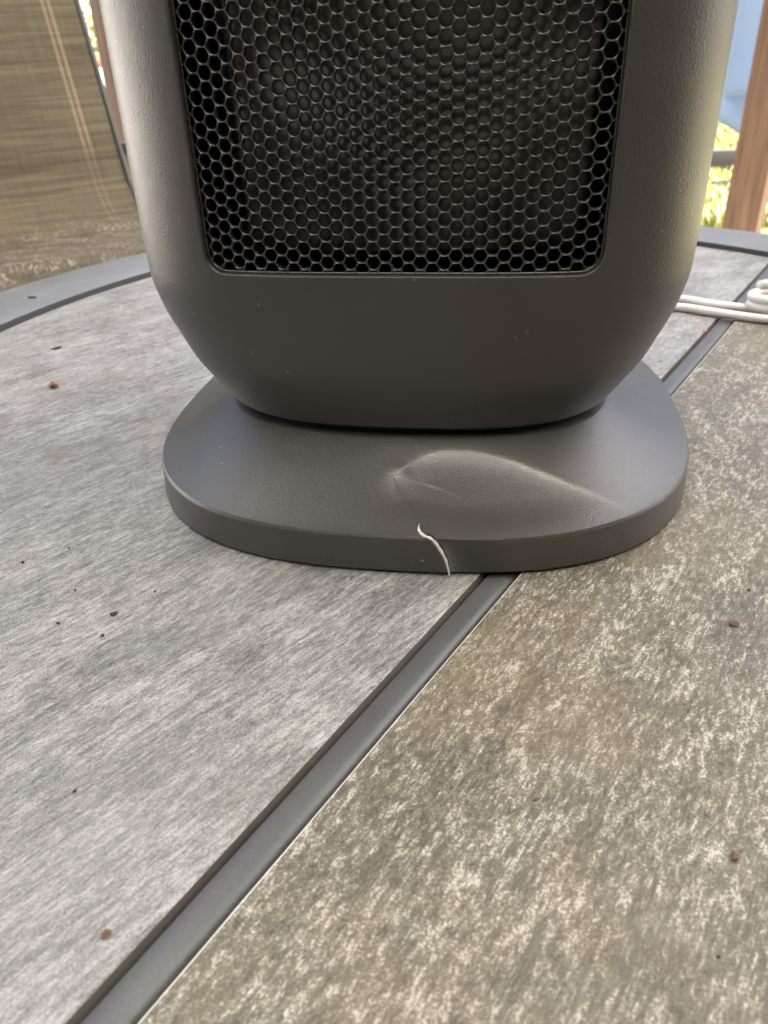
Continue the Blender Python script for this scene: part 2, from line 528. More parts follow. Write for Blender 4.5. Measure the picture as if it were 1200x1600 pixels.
# rim ring
RZ = .0040
rp = [(.000, -.012), (.000, RZ - .0012), (.0003, RZ - .0004), (.0012, RZ), (tw - .006, RZ), (tw - .0025, RZ - .0008), (tw - .0006, RZ - .003), (tw, RZ - .007), (tw, -.026), (tw - .002, -.026), (tw - .002, -.012)]
N = 240; V = []; Fc = []
for k in range(N):
    a = 2 * PI * k / N
    for (d, z) in rp: V.append(((ta + d) * math.cos(a), (tb + d) * math.sin(a), z - GZ))
m_ = len(rp)
for k in range(N):
    l = (k + 1) % N
    for i in range(m_): Fc.append((k * m_ + i, l * m_ + i, l * m_ + (i + 1) % m_, k * m_ + (i + 1) % m_))
fix_normals(mesh_obj('rim', V, Fc, None, table, angle=40, mats=[M_RIM, M_DARK], fmat=[1 if (i % m_) in (0, 1) else 0 for i in range(len(Fc))]))  # inner wall of the rim coloured dark to imitate its shade
# tray under the tiles
V = []; Fc = []
for z in (-.0095, -.0125):
    V += [((ta + .004) * math.cos(2 * PI * k / 96), (tb + .004) * math.sin(2 * PI * k / 96), z - GZ) for k in range(96)]
Fc = [tuple(range(96)), tuple(range(96, 192))[::-1]] + [(k, 96 + k, 96 + (k + 1) % 96, (k + 1) % 96) for k in range(96)]
fix_normals(mesh_obj('under_tray', V, Fc, M_DARK, table, angle=30))
for sx in (-1, 1):
    for sy in (-1, 1):
        V, Fc = tube([(sx * ta * .62, sy * tb * .62, -GZ - .0126), (sx * ta * .66, sy * tb * .66, -GZ * .5), (sx * ta * .78, sy * tb * .78, .0)], [.016, .015, .013], 14)
        mesh_obj('leg', V, Fc, M_RIM, table, angle=50)

# ------------------------------------------------------------------ heater
HY = -.1595                                         # turn of the heater on the table
hb = np.array([.1393, 2.1638]) * H                 # base centre
heater = empty('space_heater', (hb[0], hb[1], 0), HY)
tag(heater, 'graphite space heater with black honeycomb grille standing on a dented, cracked oval base', 'heater')
ch, sh = math.cos(HY), math.sin(HY)


def to_loc(p):                                     # world -> heater local
    d = np.asarray(p, float)[:2] - hb
    return np.array([d[0] * ch + d[1] * sh, -d[0] * sh + d[1] * ch, p[2]])


def to_world(p):
    return np.array([hb[0] + p[0] * ch - p[1] * sh, hb[1] + p[0] * sh + p[1] * ch, p[2]])


bo = to_loc(np.array([.1183 * H, 2.1215 * H, 0]))[:2]   # body axis in local coordinates
A_, B_, N_, A0, B0, N0 = .6701 * H, .4671 * H, 3.6756, .5268 * H, .4292 * H, 2.7278
ZB = .222 * H
ZK = np.array([.222, .25, .29, .34, .40, .47, .56, .68, .85]) * H
SK = np.array([0, .1335, .2999, .5035, .6709, .8557, .9827, 1.0, 1.0])
GW = .4331 * H                                     # half width of the grille opening
ZG = .585 * H; ZGT = 2.05 * H; RC = .050 * H       # opening bottom, top, corner radius
ZT = 2.55 * H                                      # top of the body


def sk(z):                                         # monotone cubic through the measured bowl profile
    h = np.diff(ZK); d = np.diff(SK) / h
    m = np.r_[d[0], [0 if d[i] * d[i + 1] <= 0 else 2 * d[i] * d[i + 1] / (d[i] + d[i + 1]) for i in range(len(d) - 1)], 0]
    z = min(max(z, ZK[0]), ZK[-1]); i = min(max(int(np.searchsorted(ZK, z)) - 1, 0), len(h) - 1); t = (z - ZK[i]) / h[i]
    return float(SK[i] * (2 * t ** 3 - 3 * t * t + 1) + SK[i + 1] * (-2 * t ** 3 + 3 * t * t) + h[i] * (m[i] * (t ** 3 - 2 * t * t + t) + m[i + 1] * (t ** 3 - t * t)))


def sect(z):                                       # half width, half depth, exponent at height z
    s = sk(z)
    a, b, n = A0 + (A_ - A0) * s, B0 + (B_ - B0) * s, N0 + (N_ - N0) * s
    q = (z - (ZT - .28 * H)) / (.28 * H)
    if q > 0:
        k = math.sqrt(max(0, 1 - q * q)); a = a * (.55 + .45 * k); b = b * (.55 + .45 * k)
    return a, b, n


def half_w(z):
    if z <= ZG or z >= ZGT: return GW - RC
    e = min(z - ZG, ZGT - z)
    return GW if e >= RC else GW - RC + math.sqrt(max(0, RC * RC - (RC - e) ** 2))


zs = list(ZB + (ZG - ZB) * np.linspace(0, 1, 40) ** 1.35)
zs += [ZG + RC * (1 - math.cos(PI / 2 * k / 10)) for k in range(1, 11)]
zs += list(np.linspace(ZG + RC, ZGT - RC, 30)[1:])
zs += [ZGT - RC + RC * math.sin(PI / 2 * k / 10) for k in range(1, 11)]
zs += list(np.linspace(ZGT, ZT - .28 * H, 6)[1:]) + [ZT - .28 * H + .28 * H * math.sin(PI / 2 * k / 12) for k in range(1, 13)]
XO = .475 * H; K, MI, SD = 8, 24, 150
jg0 = 39; jg1 = zs.index(min(zs, key=lambda z: abs(z - ZGT)))
V = []; Fc = []
for z in zs:
    a, b, n = sect(z); w = half_w(z); sc = min(1, a / A_ * 1.0)
    xo = XO if z < ZT - .28 * H else XO * a / A_
    w = w if z < ZT - .28 * H else w * a / A_
    xs = [-xo + (xo - w) * k / K for k in range(K)] + [-w + 2 * w * k / MI for k in range(MI + 1)] + [w + (xo - w) * k / K for k in range(1, K + 1)]
    row = [(x, -b * (1 - (abs(x) / a) ** n) ** (1 / n)) for x in xs]
    # the rest of the ring from +xo round the back to -xo, spaced by angle of the superellipse parameter
    f = lambda T: (a * math.copysign(abs(math.cos(T)) ** (2 / n), math.cos(T)), b * math.copysign(abs(math.sin(T)) ** (2 / n), math.sin(T)))
    c0 = (xo / a) ** (n / 2); T0 = -math.acos(c0)
    dense = [f(T0 + (PI - 2 * T0) * k / 900) for k in range(901)]
    L = [0]
    for k in range(900): L.append(L[-1] + math.hypot(dense[k + 1][0] - dense[k][0], dense[k + 1][1] - dense[k][1]))
    tgt = np.linspace(0, L[-1], SD + 1)[1:-1]; D = np.array(dense)
    row += list(zip(np.interp(tgt, L, D[:, 0]), np.interp(tgt, L, D[:, 1])))
    V += [(bo[0] + x, bo[1] + y, z) for x, y in row]
m_ = len(row); KF = K; KL = K + MI
for j in range(len(zs) - 1):
    for i in range(m_):
        if jg0 <= j < jg1 and KF <= i < KL: continue
        l = (i + 1) % m_; Fc.append((j * m_ + i, j * m_ + l, (j + 1) * m_ + l, (j + 1) * m_ + i))
Fc.append(tuple((len(zs) - 1) * m_ + i for i in range(m_)))          # top
# rolled bottom edge and underside
prev = list(range(m_))
a, b, n = sect(ZB); ring0 = np.array(V[:m_])
for (ins, dz) in ((.0012, -.0009), (.004, -.0013), (.02, -.0013)):
    base_i = len(V); c_ = np.array([bo[0], bo[1]])
    for i in range(m_):
        d = ring0[i, :2] - c_; r = np.linalg.norm(d); q = c_ + d * (1 - ins / r); V.append((q[0], q[1], ZB + dz))
    for i in range(m_):
        l = (i + 1) % m_; Fc.append((prev[l], prev[i], base_i + i, base_i + l))
    prev = [base_i + i for i in range(m_)]
Fc.append(tuple(prev)[::-1])
# lip of the opening: loop of edge verts, rolled inward
loop = [jg0 * m_ + i for i in range(KF, KL + 1)] + [j * m_ + KL for j in range(jg0 + 1, jg1)] + [jg1 * m_ + i for i in range(KL, KF - 1, -1)] + [j * m_ + KF for j in range(jg1 - 1, jg0, -1)]
Pl = np.array([V[i] for i in loop]); nl = len(loop)
t = np.roll(Pl, -1, 0) - np.roll(Pl, 1, 0); t = t[:, [0, 2]]; t /= np.linalg.norm(t, axis=1)[:, None]
nin = np.c_[-t[:, 1], t[:, 0]]
prev = loop
for (ins, dy) in ((.00035, .0001), (.0006, .0004), (.0007, .001), (.0008, .011)):
    base_i = len(V)
    for k in range(nl): V.append((Pl[k, 0] + nin[k, 0] * ins, Pl[k, 1] + dy, Pl[k, 2] + nin[k, 1] * ins))
    for k in range(nl):
        l = (k + 1) % nl; Fc.append((prev[k], prev[l], base_i + l, base_i + k))
    prev = [base_i + k for k in range(nl)]
housing = mesh_obj('housing', V, Fc, M_BODY, heater, angle=32)
fix_normals(housing)


def front_y(x, z=1.0):
    return bo[1] - B_ * (1 - (min(abs(x), A_ * .999) / A_) ** N_) ** (1 / N_)


# honeycomb grille
PT = .0290 * H
hexr = PT / math.sqrt(3); bm = bmesh.new()
cols = int(GW / (PT * .866)) + 2; z0g, z1g = ZG, ZGT
rings_ = [(None, 0.0), (.484 * PT, .00012), (.468 * PT, .00040), (.456 * PT, .0009), (.445 * PT, .0026)]
for i in range(-cols, cols + 1):
    x0 = i * PT * .866
    for j in range(int((z1g - z0g) / PT) + 2):
        z0 = z0g + j * PT + (PT / 2 if i % 2 else 0)
        if abs(x0) > GW + .5 * PT or z0 > z1g + .5 * PT: continue
        rows = []
        for (r, d) in rings_:
            rr = []
            for k in range(12):
                an = k * PI / 6
                R_ = r if r else (hexr if k % 2 == 0 else PT / 2)
                if r is None:
                    px_, pz_ = R_ * math.cos(an), R_ * math.sin(an)
                else:
                    q = 1 + .012 * (1 if k % 2 == 0 else -1); px_, pz_ = r * q * math.cos(an), r * q * math.sin(an)
                rr.append(bm.verts.new((x0 + px_, d, z0 + pz_)))
            rows.append(rr)
        for a in range(4):
            for k in range(12):
                l = (k + 1) % 12; bm.faces.new((rows[a][k], rows[a][l], rows[a + 1][l], rows[a + 1][k]))
bmesh.ops.remove_doubles(bm, verts=[v for v in bm.verts if v.co.y == 0.0], dist=.00003)
EG = .0011
planes = [((GW - EG, 0, 0), (1, 0, 0)), ((-GW + EG, 0, 0), (-1, 0, 0)), ((0, 0, ZG + EG), (0, 0, -1)), ((0, 0, ZGT - EG), (0, 0, 1))]
for sx in (-1, 1):
    for sz, zc in ((-1, ZG + RC), (1, ZGT - RC)):
        for an in (25, 45, 65):
            d = Vector((sx * math.cos(math.radians(an)), 0, sz * math.sin(math.radians(an))))
            planes.append((Vector((sx * (GW - RC), 0, zc)) + d * (RC - EG), d))
for co, no in planes:
    bmesh.ops.bisect_plane(bm, geom=bm.verts[:] + bm.edges[:] + bm.faces[:], plane_co=co, plane_no=no, clear_outer=True, dist=1e-6)
for v in bm.verts:
    v.co.y = front_y(v.co.x) + .0022 + v.co.y; v.co.x += bo[0]
grille = bm_obj('grille', bm, M_GRILLE, heater, angle=None)

# wire border round the honeycomb
loopb = []
for (sx, sz, a_0) in ((1, 1, 0), (-1, 1, 90), (-1, -1, 180), (1, -1, 270)):
    for k in range(9):
        a = math.radians(a_0 + k * 11.25); zc = ZGT - RC if sz > 0 else ZG + RC
        loopb.append((sx * (GW - RC) + (RC - EG) * math.cos(a), zc + (RC - EG) * math.sin(a)))
dens = []
for k in range(len(loopb)):
    p, q = loopb[k], loopb[(k + 1) % len(loopb)]; n1 = max(1, int(math.hypot(q[0] - p[0], q[1] - p[1]) / .002))
    dens += [(p[0] + (q[0] - p[0]) * i / n1, p[1] + (q[1] - p[1]) * i / n1) for i in range(n1)]
V, Fc = tube([(bo[0] + x, front_y(x) + .0026, z) for x, z in dens], .00042, 8, closed=True)
mesh_obj('grille_border', V, Fc, M_GRILLE, grille, angle=None)

# dull panel behind the grille, set in from the edges
V = []; Fc = []; n1 = 24
for k in range(n1 + 1):
    x = -GW * .84 + GW * 1.80 * k / n1
    y = front_y(x) + .0075 + .004 * (x / GW) ** 2
    for (z, d) in ((ZG + .0045, .003), (ZG + .007, 0), (ZGT - .007, 0)): V.append((bo[0] + x, y + d, z))
for k in range(n1):
    for i in range(2): Fc.append((k * 3 + i, (k + 1) * 3 + i, (k + 1) * 3 + i + 1, k * 3 + i + 1))
el = mesh_obj('heating_element', V, Fc, M_ELEMENT, heater, angle=None)
md = el.modifiers.new('thick', 'SOLIDIFY'); md.thickness = .004; md.offset = -1
# dark box around the element
V = []
for y in (.011, .05):
    for (sx, z) in ((-1, ZG - .004), (1, ZG - .004), (1, ZGT + .004), (-1, ZGT + .004)): V.append((bo[0] + sx * (GW + .004), front_y(GW) + y, z))
Fc = [(4, 5, 6, 7), (0, 1, 5, 4), (1, 2, 6, 5), (2, 3, 7, 6), (3, 0, 4, 7)]
mesh_obj('grille_box', V, Fc, M_BLACK, heater, smooth=False)

# neck between body and base
ZN = ZB - .0042                                    # top of the base at the neck
V = []; Fc = []; n1 = 96
for (k, z) in ((.90, ZN - .004), (.90, ZB + .0005)):
    for i in range(n1):
        T = 2 * PI * i / n1
        V.append((bo[0] + A0 * k * math.copysign(abs(math.cos(T)) ** (2 / N0), math.cos(T)), bo[1] + B0 * k * math.copysign(abs(math.sin(T)) ** (2 / N0), math.sin(T)), z))
Fc = [(i, (i + 1) % n1, n1 + (i + 1) % n1, n1 + i) for i in range(n1)]
mesh_obj('neck', V, Fc, M_BLACK, heater)

# base
BA, BB, BN, ZR = .7232 * H, .762 * H, 2.7126, .097 * H
top_z = lambda s: ZR + (ZN - ZR) * (s ** 1.12)     # s = 0 at the rim, 1 at the neck
NB = 960; NT_ = 84
Ts = []
dense = [(BA * math.copysign(abs(math.cos(T)) ** (2 / BN), math.cos(T)), BB * math.copysign(abs(math.sin(T)) ** (2 / BN), math.sin(T))) for T in np.linspace(0, 2 * PI, 6001)]
D = np.array(dense); L = np.r_[0, np.cumsum(np.linalg.norm(np.diff(D, axis=0), axis=1))]
tg = np.linspace(0, L[-1], NB + 1)[:-1]
RIM = np.c_[np.interp(tg, L, D[:, 0]), np.interp(tg, L, D[:, 1])]
ang = np.arctan2(RIM[:, 1] - bo[1], RIM[:, 0] - bo[0])
# neck outline in the same directions from the body axis
NK = []
for a in ang:
    c, s = math.cos(a), math.sin(a); r = (abs(c / (A0 * .99)) ** N0 + abs(s / (B0 * .99)) ** N0) ** (-1 / N0); NK.append((bo[0] + r * c, bo[1] + r * s))
NK = np.array(NK)

# the dent: a crease traced on the top, everything in front of it pressed in
crease_px = [(657, 836), (650, 815), (640, 795), (629, 775), (620, 758), (618, 745), (626, 733), (645, 721), (676, 711), (710, 707), (745, 709), (785, 718), (830, 734), (875, 752), (930, 774), (985, 798)]


def top_hit(px, py):                               # pixel -> base top (local), by iteration
    z = .15 * H
    for _ in range(12):
        p = to_loc(hit(px, py, z)); a = math.atan2(p[1] - bo[1], p[0] - bo[0])
        k = int(np.argmin(np.abs(np.angle(np.exp(1j * (ang - a)))))); rr = np.linalg.norm(RIM[k] - bo); rn = np.linalg.norm(NK[k] - bo); r = np.linalg.norm(p[:2] - bo)
        s = min(max((rr - r) / (rr - rn), 0), 1); z = top_z(s)
    return to_loc(hit(px, py, z))


CR = np.array(catmull([top_hit(*p) for p in crease_px], 6))[:, :2]
CL = np.r_[0, np.cumsum(np.linalg.norm(np.diff(CR, axis=0), axis=1))]; CL /= CL[-1]
crk_top = [top_hit(*p) for p in [(656, 818), (654, 824), (656, 831), (663, 837)]]


def dent(P):
    """drop and stress for local xy points P (n,2)"""
    A, B = CR[:-1], CR[1:]; d = B - A; L2 = (d ** 2).sum(1)
    t = np.clip(((P[:, None] - A) * d).sum(2) / L2, 0, 1); q = A + t[..., None] * d
    dd = np.linalg.norm(P[:, None] - q, axis=2); k = dd.argmin(1); ii = np.arange(len(P))
    dist = dd[ii, k]; along = CL[k] + (CL[k + 1] - CL[k]) * t[ii, k]
    v = P - q[ii, k]; dn = d[k]
    side = dn[:, 0] * v[:, 1] - dn[:, 1] * v[:, 0]   # < 0: in front (right of travel)
    infront = side < 0
    return dist, along, infront


def pdist(P, C):
    A, B = C[:-1], C[1:]; d = B - A
    t = np.clip(((P[:, None] - A) * d).sum(2) / (d ** 2).sum(1), 0, 1); return np.linalg.norm(P[:, None] - (A + t[..., None] * d), axis=2).min(1)


V = []; Fc = []; ST_ = []
lev = list(np.linspace(0, 1, NT_ + 1) ** .9)       # s, rim -> neck
lev = [0.0, .006] + [x for x in lev if x > .012]
for s in lev:
    P = RIM * (1 - s) + NK * s
    if s == 0.0: P = RIM - (RIM - NK) * .0
    z = np.full(NB, top_z(s)) - (.00035 if s == 0 else 0)
    dist, al, fr = dent(P)
    # pressed field in front of the crease, fading to the rim; a soft valley on its left side
    lw = .0075
    rimf = min(s / .40, 1.0); rimf = .22 + .78 * rimf * rimf * (3 - 2 * rimf)
    dmax = .0026 * np.clip(np.linalg.norm(P - CR[-1], axis=1) / .05, 0, 1) ** .8
    d1_, d2_ = pdist(P, CR[:34]), pdist(P, CR[33:])       # both flanks of the crease, blended smoothly
    dep = np.where(fr, (1 - np.exp(-d1_ / .011)) * (1 - np.exp(-d2_ / .0065)), 0) * rimf * dmax * 1.15
    left = np.where(~fr, np.exp(-(dist / .010) ** 2), 1) * np.where(fr, np.exp(-(dist / .010) ** 2), 1) * np.interp(al, [0, .15, .30, .36], [.5, 1, .6, 0]) * .0011 * rimf
    ridge = .0005 * np.exp(-(dist / .0026) ** 2) * np.interp(al, [.30, .40, .7, 1], [0, 1, .7, 0])
    c0_ = CR[33]; dd0 = np.linalg.norm(P - c0_, axis=1)      # where the crease turns
    pinch = .0008 * np.exp(-(dd0 / .005) ** 2)
    z = z - dep - left + ridge + pinch * np.where(fr, .3, 1)
    V += [(P[i, 0], P[i, 1], z[i]) for i in range(NB)]
    st = np.exp(-(dist / .0013) ** 2) * np.interp(al, [.30, .38, .55, .66, .74, .82, .92, 1], [0, .55, .30, .75, .8, .55, .2, 0])
    st += np.exp(-((dist - np.where(fr, -.0016, .0016)) / .0030) ** 2) * np.interp(al, [.28, .37, .55, .80], [0, .30, .20, 0]) * np.where(fr, .45, 1)
    st += .50 * np.exp(-(dd0 / .0026) ** 2) + .16 * np.exp(-(dd0 / .008) ** 2)
    ST_ += list(st)
for j in range(len(lev) - 1):
    for i in range(NB):
        l = (i + 1) % NB; Fc.append((j * NB + i, j * NB + l, (j + 1) * NB + l, (j + 1) * NB + i))
last = (len(lev) - 1) * NB
Fc.append(tuple(last + i for i in range(NB)))
# the wall, out and down from the rim, with a tucked foot; one side of the crack is pushed in
tn = np.roll(RIM, -1, 0) - np.roll(RIM, 1, 0); tn /= np.linalg.norm(tn, axis=1)[:, None]; nout = np.c_[tn[:, 1], -tn[:, 0]]
wallpx = [(672, 840, 1.0), (681, 845, .88), (689, 853, .70), (695, 864, .48), (699, 876, .28), (703, 891, .02)]
ck_k, ck_i = [], []
for (px, py, k) in wallpx:
    p = to_loc(hit(px, py, ZR * k)); ck_k.append(k * ZR); ck_i.append(int(np.argmin(np.linalg.norm(RIM - p[:2], axis=1))))
z0row = np.array([v[2] for v in V[:NB]])
prev = 0
rowsw = [(.00045, -.0006, 1), (.0006, -.0012, 1)] + [(.0006 + .0005 * (1 - q), .0016 + (ZR - .0042 - .0016) * q, 0) for q in np.linspace(1, 0, 16)] + [(.0007, .0010, 0), (-.0006, .0007, 0), (-.0012, .0003, 0), (-.02, .0003, 0)]
for (o_, z, keep) in rowsw:
    base_i = len(V)
    ki = float(np.interp(z if not keep else ZR + z, ck_k[::-1], ck_i[::-1]))
    for i in range(NB):
        di = ((i - ki + NB // 2) % NB) - NB // 2
        step = -.0008 * min(max(di / 2.0, 0), 1) * math.exp(-max(di, 0) / 42.0) if di < 240 else 0.0
        zz = (z0row[i] + z) if keep else z
        q = RIM[i] + nout[i] * (o_ + step)
        V.append((q[0], q[1], zz))
        ST_.append((.55 if di > 0 else .2) * math.exp(-(di / (3.2 if di > 0 else 1.2)) ** 2))
    for i in range(NB):
        l = (i + 1) % NB; Fc.append((prev + l, prev + i, base_i + i, base_i + l))
    prev = base_i
Fc.append(tuple(prev + i for i in range(NB))[::-1])
base = mesh_obj('base', V, Fc, M_BASE, heater, angle=28)
at_ = base.data.attributes.new('stress', 'FLOAT', 'POINT'); at_.data.foreach_set('value', np.array(ST_, dtype=np.float32))
fix_normals(base)
tag(base, 'graphite oval base with a dented front and a pale crack')

# the crack: torn pale edge running over the rim and down the wall
pts = [np.array(p) for p in crk_top]
for (px, py, k) in wallpx:
    z = ZR * k; p = to_loc(hit(px, py, z)); i = int(np.argmin(np.linalg.norm(RIM - p[:2], axis=1)))
    q = RIM[i] + nout[i] * .0008; pts.append(np.array([q[0], q[1], z]))
pth = catmull(pts, 6); nP = len(pth)
V = []; Fc = []
for i, p in enumerate(pth):
    t = pth[min(i + 1, nP - 1)] - pth[max(i - 1, 0)]; t = t / np.linalg.norm(t)
    ontop = i / (nP - 1) < .36
    n = np.array([0, -.25, .97]) if ontop else np.array([0.0, -1.0, .05])
    sd = np.cross(t, n); sd /= np.linalg.norm(sd); n = np.cross(sd, t)
    f = i / (nP - 1)
    w = .00064 * min(1, f * 4 + .25) * np.interp(f, [0, .3, .55, .85, 1], [.7, 1.0, 1.35, 1.0, .7]) * (1 + .12 * math.sin(i * .9)); hgt = .00045 * min(1, f * 5 + .3)
    for (a, b) in ((-1.0, -.4), (-.5, .7), (.1, 1.0), (.55, .25), (.8, -.5)): V.append(p + sd * w * a + n * hgt * b)
for i in range(nP - 1):
    for k in range(4): Fc.append((i * 5 + k, i * 5 + k + 1, (i + 1) * 5 + k + 1, (i + 1) * 5 + k))
    Fc.append((i * 5 + 4, i * 5, (i + 1) * 5, (i + 1) * 5 + 4))
Fc += [(0, 1, 2, 3, 4), tuple((nP - 1) * 5 + k for k in range(5))]
CKV = [np.array(v) for v in V]
ck = mesh_obj('crack_edge', V, Fc, M_STRESS, base, angle=40)
fix_normals(ck); tag(ck, 'pale torn edge of the crack')

V = []; Fc = []
for i in range(nP):                                # the open slit beside the torn edge
    e = CKV[i * 5]; sd = CKV[i * 5] - CKV[i * 5 + 4]; sd = sd / np.linalg.norm(sd); up_ = np.cross(pth[min(i + 1, nP - 1)] - pth[max(i - 1, 0)], sd); up_ = up_ / np.linalg.norm(up_)
    if up_[1] > 0 and i / nP > .36: up_ = -up_
    if up_[2] < 0 and i / nP <= .36: up_ = -up_
    w = .00022 * math.sin(PI * min(max(i / (nP - 1), .03), .97)) ** .6
    V += [e + up_ * .00032 - sd * .0001, e + up_ * .00030 + sd * w, e - up_ * .0006 + sd * w, e - up_ * .0006]
for i in range(nP - 1):
    for k in range(4): Fc.append((i * 4 + k, i * 4 + (k + 1) % 4, (i + 1) * 4 + (k + 1) % 4, (i + 1) * 4 + k))
Fc += [(0, 1, 2, 3), tuple((nP - 1) * 4 + k for k in range(4))]
fix_normals(mesh_obj('crack_slit', V, Fc, M_BLACK, base, smooth=False))

# ------------------------------------------------------------------ power cord
M_CORD = mat_simple('off_white_cord', (.60, .585, .555), .45, .08, 25, .1, 400)
CRD = .0027


def cz(px, py, z=CRD): return hit(px, py, z)


hr = cz(1020, 460)
path1 = [to_world(np.array([.03, .075, .03])), to_world(np.array([.05, .115, .012])), cz(985, 468), cz(1060, 467), cz(1110, 475), cz(1160, 481), cz(1210, 488), cz(1262, 500)]
lc = hit(1222, 492, 0)                              # loop centre
lr = .0165
loopp = []
for k in range(40):
    a = PI * 0.9 + 2 * PI * 1.9 * k / 39
    loopp.append(np.array([lc[0] + lr * 1.25 * math.cos(a), lc[1] + lr * .95 * math.sin(a), CRD + .0042 + .0047 * k / 39 * 1.9]))
path2 = [cz(985, 482), cz(1050, 479), cz(1110, 487), cz(1165, 495), cz(1215, 500), cz(1275, 500), cz(1300, 470)]
V, Fc = tube(catmull(path1 + [cz(1300, 520)], 8), CRD, 12)
V2, F2 = tube(catmull(path2, 8), CRD, 12); o_ = len(V); V += V2; Fc += [tuple(i + o_ for i in f) for f in F2]
back = catmull([cz(985, 468), to_world(np.array([.065, .10, CRD])), to_world(np.array([.06, .125, CRD])), cz(985, 482)], 8)
cord = empty('power_cord', tuple(to_world(np.array([.05, .115, 0]))))
tag(cord, 'off-white power cord coiled on the table behind the heater', 'cord')
corig = np.array(to_world(np.array([.05, .115, 0])))
full = path1[:3] + path1[3:] + [cz(1300, 512), np.array([lc[0] + .045, lc[1] - .01, CRD])]
lead = catmull(path1 + [cz(1310, 520)], 8)
V, Fc = tube([p - corig for p in lead], CRD, 12); mesh_obj('cord_strand', V, Fc, M_CORD, cord, angle=None)
V, Fc = tube([p - corig for p in catmull(path2, 8)], CRD, 12); mesh_obj('cord_strand', V, Fc, M_CORD, cord, angle=None)
V, Fc = tube([p - corig for p in loopp], CRD * 1.08, 12); mesh_obj('cord_coil', V, Fc, M_CORD, cord, angle=None)

# ------------------------------------------------------------------ crumbs on the table
M_CRUMB = mat_simple('dry_plant_crumb', (.11, .062, .038), .9, .4, 300)
M_CRUMB2 = mat_simple('reddish_crumb', (.24, .10, .05), .9, .3, 300)
M_CRUMB3 = mat_simple('dark_crumb', (.035, .03, .026), .9, .3, 300)


def crumb(px, py, size, mat, label, stretch=1.0, flat=.45, rot=0.0, curl=0.0, z0=0.0, name='crumb', group=None):
    bm = bmesh.new(); bmesh.ops.create_icosphere(bm, subdivisions=1 if size < .0007 else 2, radius=1.0)
    sd = random.random() * 50
    for v in bm.verts:
        k = 1 + .75 * mnoise.noise(v.co * 1.9 + Vector((sd, 0, 0))); v.co *= k
        v.co.x *= size * stretch; v.co.y *= size; v.co.z *= size * flat
        if curl: v.co.y += curl * (v.co.x / (size * stretch)) ** 2 * size; v.co.z += abs(curl) * .4 * size * (v.co.x / (size * stretch)) ** 2
    zm = min(v.co.z for v in bm.verts)
    for v in bm.verts: v.co.z -= zm
    o = bm_obj(name, bm, mat, angle=30); p = hit(px, py, z0)
    o.location = (p[0], p[1], z0); o.rotation_euler = (0, 0, rot)
    tag(o, label, 'crumb', group)


PXM = H / 1202.0
crumb(85, 606, .0020, M_CRUMB2, 'reddish brown crumb on the grey tile, the biggest one', 1.1, .9)
crumb(90, 545, .0009, M_CRUMB3, 'thin dark sliver on the grey tile near the metal rim', 3.2, .6, .9, .5)
crumb(50, 466, .0011, M_CRUMB3, 'thin black curled twig lying on the grey metal rim', 3.6, .6, -.25, .6, RZ)
crumb(178, 961, .00075, M_CRUMB3, 'small dark curled speck on the grey tile beside the oval base', 1.6, .6, .5, .8)
for (px, py, s) in ((160, 994, .0006), (91, 974, .0005), (108, 857, .0004), (118, 923, .0004), (117, 1237, .0006), (242, 925, .0004), (36, 880, .00055)):
    crumb(px, py, s, M_CRUMB3, 'tiny dark speck of dirt on the grey tile', 1.2, .6, random.random() * 3, group='dirt specks on the grey tile')
crumb(167, 1461, .00072, M_CRUMB, 'brown seed husk on the grey tile beside the divider strip', 1.5, .6, .9, .3)
crumb(1147, 976, .0011, M_CRUMB, 'flat brown crumb on the olive tile beside the heater', 1.35, .5, .1)
crumb(1148, 1341, .00075, M_CRUMB, 'small reddish brown curled husk on the olive tile', 1.6, .6, 1.2, .7)
crumb(838, 1250, .0004, M_CRUMB, 'thin brown fleck on the olive tile beside the divider strip', 2.6, .5, .4, .4)
for (px, py, s) in ((719, 1181, .0003), (1170, 922, .0004), (1122, 1495, .0003)):
    crumb(px, py, s, M_CRUMB3, 'tiny dark speck of dirt on the olive tile', 1.2, .6, random.random() * 3, group='dirt specks on the olive tile')
crumb(1101, 518, .0011, mat_simple('pink_scrap', (.45, .16, .13), .8, .3, 400), 'tiny red scrap caught in the slot beside the strip', 2.2, .5, .95, z0=-.0004)

